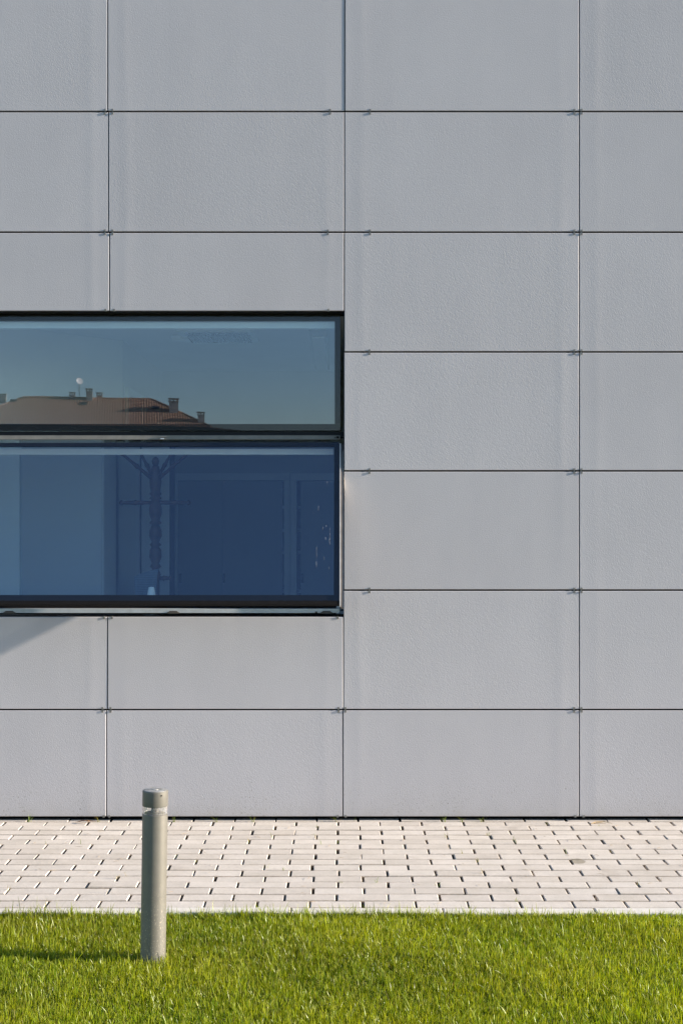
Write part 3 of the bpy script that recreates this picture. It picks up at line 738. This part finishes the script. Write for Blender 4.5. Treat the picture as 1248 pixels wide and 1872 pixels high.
for px, py in ((25, 735), (154, 738.5), (284, 744.5)):
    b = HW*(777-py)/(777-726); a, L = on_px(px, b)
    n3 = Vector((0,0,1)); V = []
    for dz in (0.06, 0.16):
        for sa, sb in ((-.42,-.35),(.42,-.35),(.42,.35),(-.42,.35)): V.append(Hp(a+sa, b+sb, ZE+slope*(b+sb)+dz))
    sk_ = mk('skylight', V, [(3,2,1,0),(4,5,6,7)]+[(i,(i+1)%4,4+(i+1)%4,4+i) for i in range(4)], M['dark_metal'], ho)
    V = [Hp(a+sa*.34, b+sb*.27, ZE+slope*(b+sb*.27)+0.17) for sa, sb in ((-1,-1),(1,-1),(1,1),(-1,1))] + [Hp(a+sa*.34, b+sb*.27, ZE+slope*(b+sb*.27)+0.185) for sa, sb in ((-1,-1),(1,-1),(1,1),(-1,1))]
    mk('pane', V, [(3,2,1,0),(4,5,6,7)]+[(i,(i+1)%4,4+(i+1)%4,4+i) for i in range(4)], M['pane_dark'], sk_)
# satellite dish on a mast
a, L = on_px(147, HW-0.5); base = Vector(Hp(a, HW-0.5, 0)); dz0, dz1 = zpx(728, L), zpx(700, L)
dpole = MB().tube([base+Vector((0,0,dz0-.3)), base+Vector((0,0,dz1))], [.035,.035], 8)
dpole.tube([base+Vector((0,0,zpx(709,L))), base+Vector((.7,.1,zpx(709,L)+.05))], [.015,.012], 6).tube([base+Vector((0,0,zpx(712,L))), base+Vector((-.15,.25,zpx(709,L)))], [.02,.02], 6)
mast = dpole.build('dish_mast', M['dark_metal'], ho)
dn = Vector((0.60, 0.75, 0.30)).normalized(); dc = base + Vector((0.05, 0.15, zpx(696.5, L)))
prf = [(0.001, -0.045), (0.16, -0.037), (0.30, -0.015), (0.41, 0.012), (0.43, 0.012), (0.31, -0.035), (0.16, -0.06), (0.001, -0.07)]
MB().lathe(dc, [(r, h) for r, h in prf], 24, dn).build('satellite_dish', M['dish'], ho, True)
# arched loggia tops and windows under the eaves
for k in range(6):
    a0 = 2.6 + k*4.6; m = MB(); n = 12
    for i in range(n):
        g0, g1 = math.pi*i/n, math.pi*(i+1)/n
        def ap(g_, r, dp): return Hp(a0+1.6*math.cos(g_)*r, ins-dp, ZE-1.35+1.05*math.sin(g_)*r)
        V = [ap(g0,1,.12), ap(g1,1,.12), ap(g1,1.13,.12), ap(g0,1.13,.12), ap(g0,1,-.05), ap(g1,1,-.05), ap(g1,1.13,-.05), ap(g0,1.13,-.05)]
        m.add(V, [(0,1,2,3),(7,6,5,4),(0,4,5,1),(2,6,7,3),(1,5,6,2),(0,3,7,4)])
    ar = m.build('arch', M['stucco'], ho)
    V = [Hp(a0+sa*1.3, ins-d, z) for d in (0.05, -0.05) for sa, z in ((-1, ZE-3.0), (1, ZE-3.0), (1, ZE-1.0), (-1, ZE-1.0))]
    mk('window', V, [(0,1,2,3),(7,6,5,4),(0,4,5,1),(1,5,6,2),(2,6,7,3),(3,7,4,0)], M['pane_dark'], ho)
# the lower pale building to the right of it
lb = empty('low_pale_house', (((420-CX)*176/F), LM(180), 0), 'low pale building with a thin sloping roof beside the tiled house, reflected', 'house')
x0_, x1_ = (379-CX)*176/F, (470-CX)*176/F; ztl = CAMZ + (CY-782)*176/F
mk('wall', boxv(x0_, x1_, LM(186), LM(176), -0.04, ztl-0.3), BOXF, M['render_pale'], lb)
V = [(x0_-.1, LM(186)-.4, ztl+.05), (x1_+.5, LM(186)-.4, ztl-.75), (x1_+.5, LM(176)+.5, ztl-.75), (x0_-.1, LM(176)+.5, ztl+.05)]
V = V + [(x, y, z+.18) for x, y, z in V]
mk('roof', V, [(3,2,1,0),(4,5,6,7)]+[(i,(i+1)%4,4+(i+1)%4,4+i) for i in range(4)], M['roof'], lb)

# ------------------------------------------------------------------ small things on the paving
def blades(name, base, n, hmin, hmax, spread, rnd, straw=0.2):
    V = []; Fc = []; cols = []
    for i in range(n):
        g_ = rnd.uniform(0, 2*math.pi); h = rnd.uniform(hmin, hmax); ln = rnd.uniform(0.2, spread)
        d = Vector((math.cos(g_), math.sin(g_)*0.7, 0)); s_ = Vector((-d.y, d.x, 0)) + Vector((0.5,0,0)); s_.normalize()
        w = rnd.uniform(0.0008, 0.0014); p0 = Vector(base) + Vector((rnd.uniform(-.006,.006), rnd.uniform(-.004,.004), 0))
        p1 = p0 + d*ln*h*0.4 + Vector((0,0,h*0.6)); p2 = p0 + d*ln*h*1.1 + Vector((0,0,h*(1-0.25*ln)))
        k = len(V); V += [p0-s_*w, p0+s_*w, p1+s_*w*.8, p1-s_*w*.8, p2]; Fc += [(k,k+1,k+2,k+3),(k+3,k+2,k+4)]
        c = (0.30,0.24,0.10) if rnd.random() < straw else (rnd.uniform(.13,.2), rnd.uniform(.19,.25), .035)
        cols += [(*c,1)]*5
    return V, Fc, cols
def blade_obj(name, V, Fc, cols):
    o = mk(name, V, Fc, M['grass']); at = o.data.color_attributes.new('tone', 'FLOAT_COLOR', 'POINT')
    at.data.foreach_set('color', np.array(cols, dtype=np.float32).ravel()); return o
rt = random.Random(21)
tl_ = [(54, 'small grass tuft at the wall foot, nearest the left picture edge'), (180, 'grass tuft at the wall foot beside the leftmost panel joint'),
       (317, 'grass tuft at the wall foot just right of the bollard top'), (394, 'spreading grass tuft at the wall foot, second to the right of the bollard'),
       (463, 'single upright grass tuft at the wall foot, halfway from bollard to middle joint'), (616, 'grass tuft at the wall foot beside the middle panel joint'),
       (812, 'pale grass tuft at the wall foot, first right of the middle joint'), (845, 'grass tuft at the wall foot between the pale tuft and the spreading one'),
       (881, 'spreading grass tuft at the wall foot, last before the right joint')]
for px, lab in tl_:
    X = P(px, 0, -0.02)[0]
    tag(blade_obj('grass_tuft', *blades('t', (X, -0.025, -0.012), rt.randint(6, 10), 0.03, 0.06, 1.0, rt)), lab, 'grass tuft', 'tufts growing along the foot of the wall')
V, Fc, cols = [], [], []
for _ in range(42):
    row = rt.randint(1, 16); y = -0.077 - PY_*(row-1); half = row % 2 == 0
    if rt.random() < 0.5: x = -0.018 + (PX/2 if half else 0) + PX*rt.randint(-7, 7)
    else: x = rt.uniform(-1.4, 1.4); y += PY_/2
    a_, b_, c_ = blades('w', (x, y+rt.uniform(-.02,.02)*(rt.random()<.5), -0.010), rt.randint(1, 4), 0.015, 0.05, 1.1, rt, 0.5)
    k = len(V); V += a_; Fc += [tuple(i+k for i in f) for f in b_]; cols += c_
o = blade_obj('joint_weeds', V, Fc, cols); tag(o, 'sparse thin weeds sprouting from the paving joints', 'weeds', kind='stuff')
# dry twig with a leaf, and a curved straw
X = P(157, 0, -0.05)[0]
tw = MB().tube([(X-.05,-.060,.004),(X-.02,-.052,.010),(X+.01,-.058,.012),(X+.05,-.045,.006)], [.0015,.002,.002,.001], 6)
tw.tube([(X,-.055,.011),(X+.015,-.075,.016),(X+.03,-.085,.005)], [.0015,.0012,.0008], 5)
lv = []
for i in range(7):
    u = i/6; w = 0.010*math.sin(math.pi*u)+0.0005
    lv += [(X-.03+.05*u, -.062-w, .006+.008*math.sin(3*u)), (X-.03+.05*u, -.062+w, .010+.006*u)]
tw.add(lv, [(2*i,2*i+1,2*i+3,2*i+2) for i in range(6)])
tag(tw.build('dry_twig', M['deadleaf']), 'brown dry twig with a curled leaf lying on the paving at left', 'twig')
X = P(1095, 0, -0.07)[0]
st_ = MB().tube([(X-.045,-.085,.003),(X-.02,-.07,.008),(X+.02,-.066,.010),(X+.06,-.085,.004)], [.002,.003,.0025,.001], 6)
st_.tube([(X-.03,-.080,.003),(X,-.076,.006),(X+.03,-.078,.004)], [.002,.002,.001], 5)
tag(st_.build('dry_straw', M['straw']), 'curved yellow straw lying by the wall near the right panel joint', 'straw')
dbm = MB()
for _ in range(70):
    x, y = rt.uniform(-1.6, 1.6), rt.uniform(-1.62, -0.03); g_ = rt.uniform(0, 3.14); L = rt.uniform(.004, .022)
    dx, dy = math.cos(g_)*L, math.sin(g_)*L
    dbm.tube([(x-dx,y-dy,.0030),(x+rt.uniform(-.003,.003),y,.0045),(x+dx,y+dy,.0028)], [.0005,.0007,.0004], 4)
tag(dbm.build('dry_clippings', M['straw']), 'scattered dry grass clippings on the paving', 'clippings', kind='stuff')

# ------------------------------------------------------------------ lawn
def lawn(name, regions, label):
    Vs, Cs, n0 = [], [], 0
    for (x0, x1, y0, y1, dens, wscale) in regions:
        n = int((x1-x0)*(y1-y0)*dens)
        x = RNG.uniform(x0, x1, n); y = RNG.uniform(y0, y1, n)
        # tufting: shift blades towards random clump centres
        cl = np.sin(x*23+3*np.sin(y*17))*np.cos(y*29+2*np.sin(x*13)); cl2 = np.sin(x*5.1+1.3)*np.cos(y*6.3+.4*x)
        h = RNG.gamma(9, 1/9.0, n) * (0.030 + 0.004*cl + 0.003*cl2)
        h = np.clip(h, 0.015, 0.085)
        d2b = (x-bX)**2 + (y-bY)**2
        keep = d2b > (R+0.003)**2
        edge = np.clip((-1.73 - y)/0.05, 0, 1); wob = 0.5+0.5*np.sin(x*7.3+1.1)*np.sin(x*2.9+.6); left = np.clip((0.75-x)/0.5, 0, 1); h *= 1 + (1-edge)*(0.05 + 0.55*left*wob + 0.12*left)
        dead = RNG.uniform(0, 1, n) < 0.065; h[dead] *= 0.75
        ang = RNG.uniform(0, 2*np.pi, n); lean_ = np.abs(RNG.normal(0.24, 0.30, n)); lean_ = np.clip(lean_, 0, 1.1)
        dx, dy = np.cos(ang), np.sin(ang); fa = RNG.uniform(0, 2*np.pi, n); sx, sy = np.cos(fa), np.sin(fa)
        w = RNG.uniform(0.0009, 0.0019, n)*wscale
        z0 = np.full(n, -0.027)
        def pt(t, wd, sgn):
            out = lean_*h*(0.25*t + 0.75*t*t)
            return np.stack([x+dx*out+sgn*sx*w*wd, y+dy*out+sgn*sy*w*wd, z0+h*t*(1-0.22*lean_*t)], 1)
        vv = np.stack([pt(0,.8,-1), pt(0,.8,1), pt(.5,1,1), pt(.5,1,-1), pt(.82,.62,1), pt(.82,.62,-1), pt(1.0,0,1)], 1)
        r_ = RNG.uniform(0, 1, n)[:, None]; hue = np.clip(RNG.normal(0.5, 0.25, n) + 0.15*cl2, 0, 1)[:, None]
        ca = np.array([0.125, 0.220, 0.008]); cb = np.array([0.365, 0.385, 0.011])
        c = ca*(1-hue) + cb*hue; c = c*(0.8 + 0.4*r_)
        c *= 0.9 + 0.16*(np.sin(x*2.3+1.7*np.sin(y*3.1))*np.cos(y*2.7+x))[:, None]
        c[dead] = np.array([0.27, 0.23, 0.09])*(0.7+0.5*r_[dead])
        c = np.concatenate([c, np.ones((n,1))], 1)
        cc = np.repeat(c[:, None, :], 7, 1).copy()
        dry = (RNG.uniform(0, 1, n) < 0.26)[:, None] * np.array([0, 0, 0, 0, .45, .45, .85])[None, :]
        tipc = np.array([0.40, 0.35, 0.11]); cc[..., :3] = cc[..., :3]*(1-dry[..., None]) + tipc*dry[..., None]
        vv, cc = vv[keep], cc[keep]
        Vs.append(vv.reshape(-1,3)); Cs.append(cc.reshape(-1,4))
    V = np.concatenate(Vs); C = np.concatenate(Cs); nb = len(V)//7
    base = np.arange(nb)[:, None]*7
    loops = np.concatenate([base+np.array([[0,1,2,3]]), base+np.array([[3,2,4,5]]), base+np.array([[5,4,6]])], 1).ravel()
    tot = np.tile([4,4,3], nb); start = np.concatenate([[0], np.cumsum(tot)[:-1]])
    me = bpy.data.meshes.new(name)
    me.vertices.add(len(V)); me.vertices.foreach_set('co', V.astype(np.float32).ravel())
    me.loops.add(len(loops)); me.loops.foreach_set('vertex_index', loops.astype(np.int32))
    me.polygons.add(len(tot)); me.polygons.foreach_set('loop_start', start.astype(np.int32)); me.polygons.foreach_set('loop_total', tot.astype(np.int32))
    me.update(calc_edges=True)
    at = me.color_attributes.new('tone', 'FLOAT_COLOR', 'POINT'); at.data.foreach_set('color', C.astype(np.float32).ravel())
    me.materials.append(M['grass'])
    o = link(name, me, (0,0,0)); tag(o, label, 'grass', kind='stuff'); return o
YK = -1.731
lawn('lawn_grass', [(-1.9, 1.9, -3.3, YK, 46000, 0.74), (-3.2, 3.2, -1.762, YK+0.002, 30000, 0.85), (-4.6, -1.9, -3.6, YK, 6000, 2.0), (1.9, 4.6, -3.6, YK, 6000, 2.0), (-1.9, 1.9, -3.9, -3.3, 6000, 2.0)],
     'short bright green lawn grass in front of the paving')
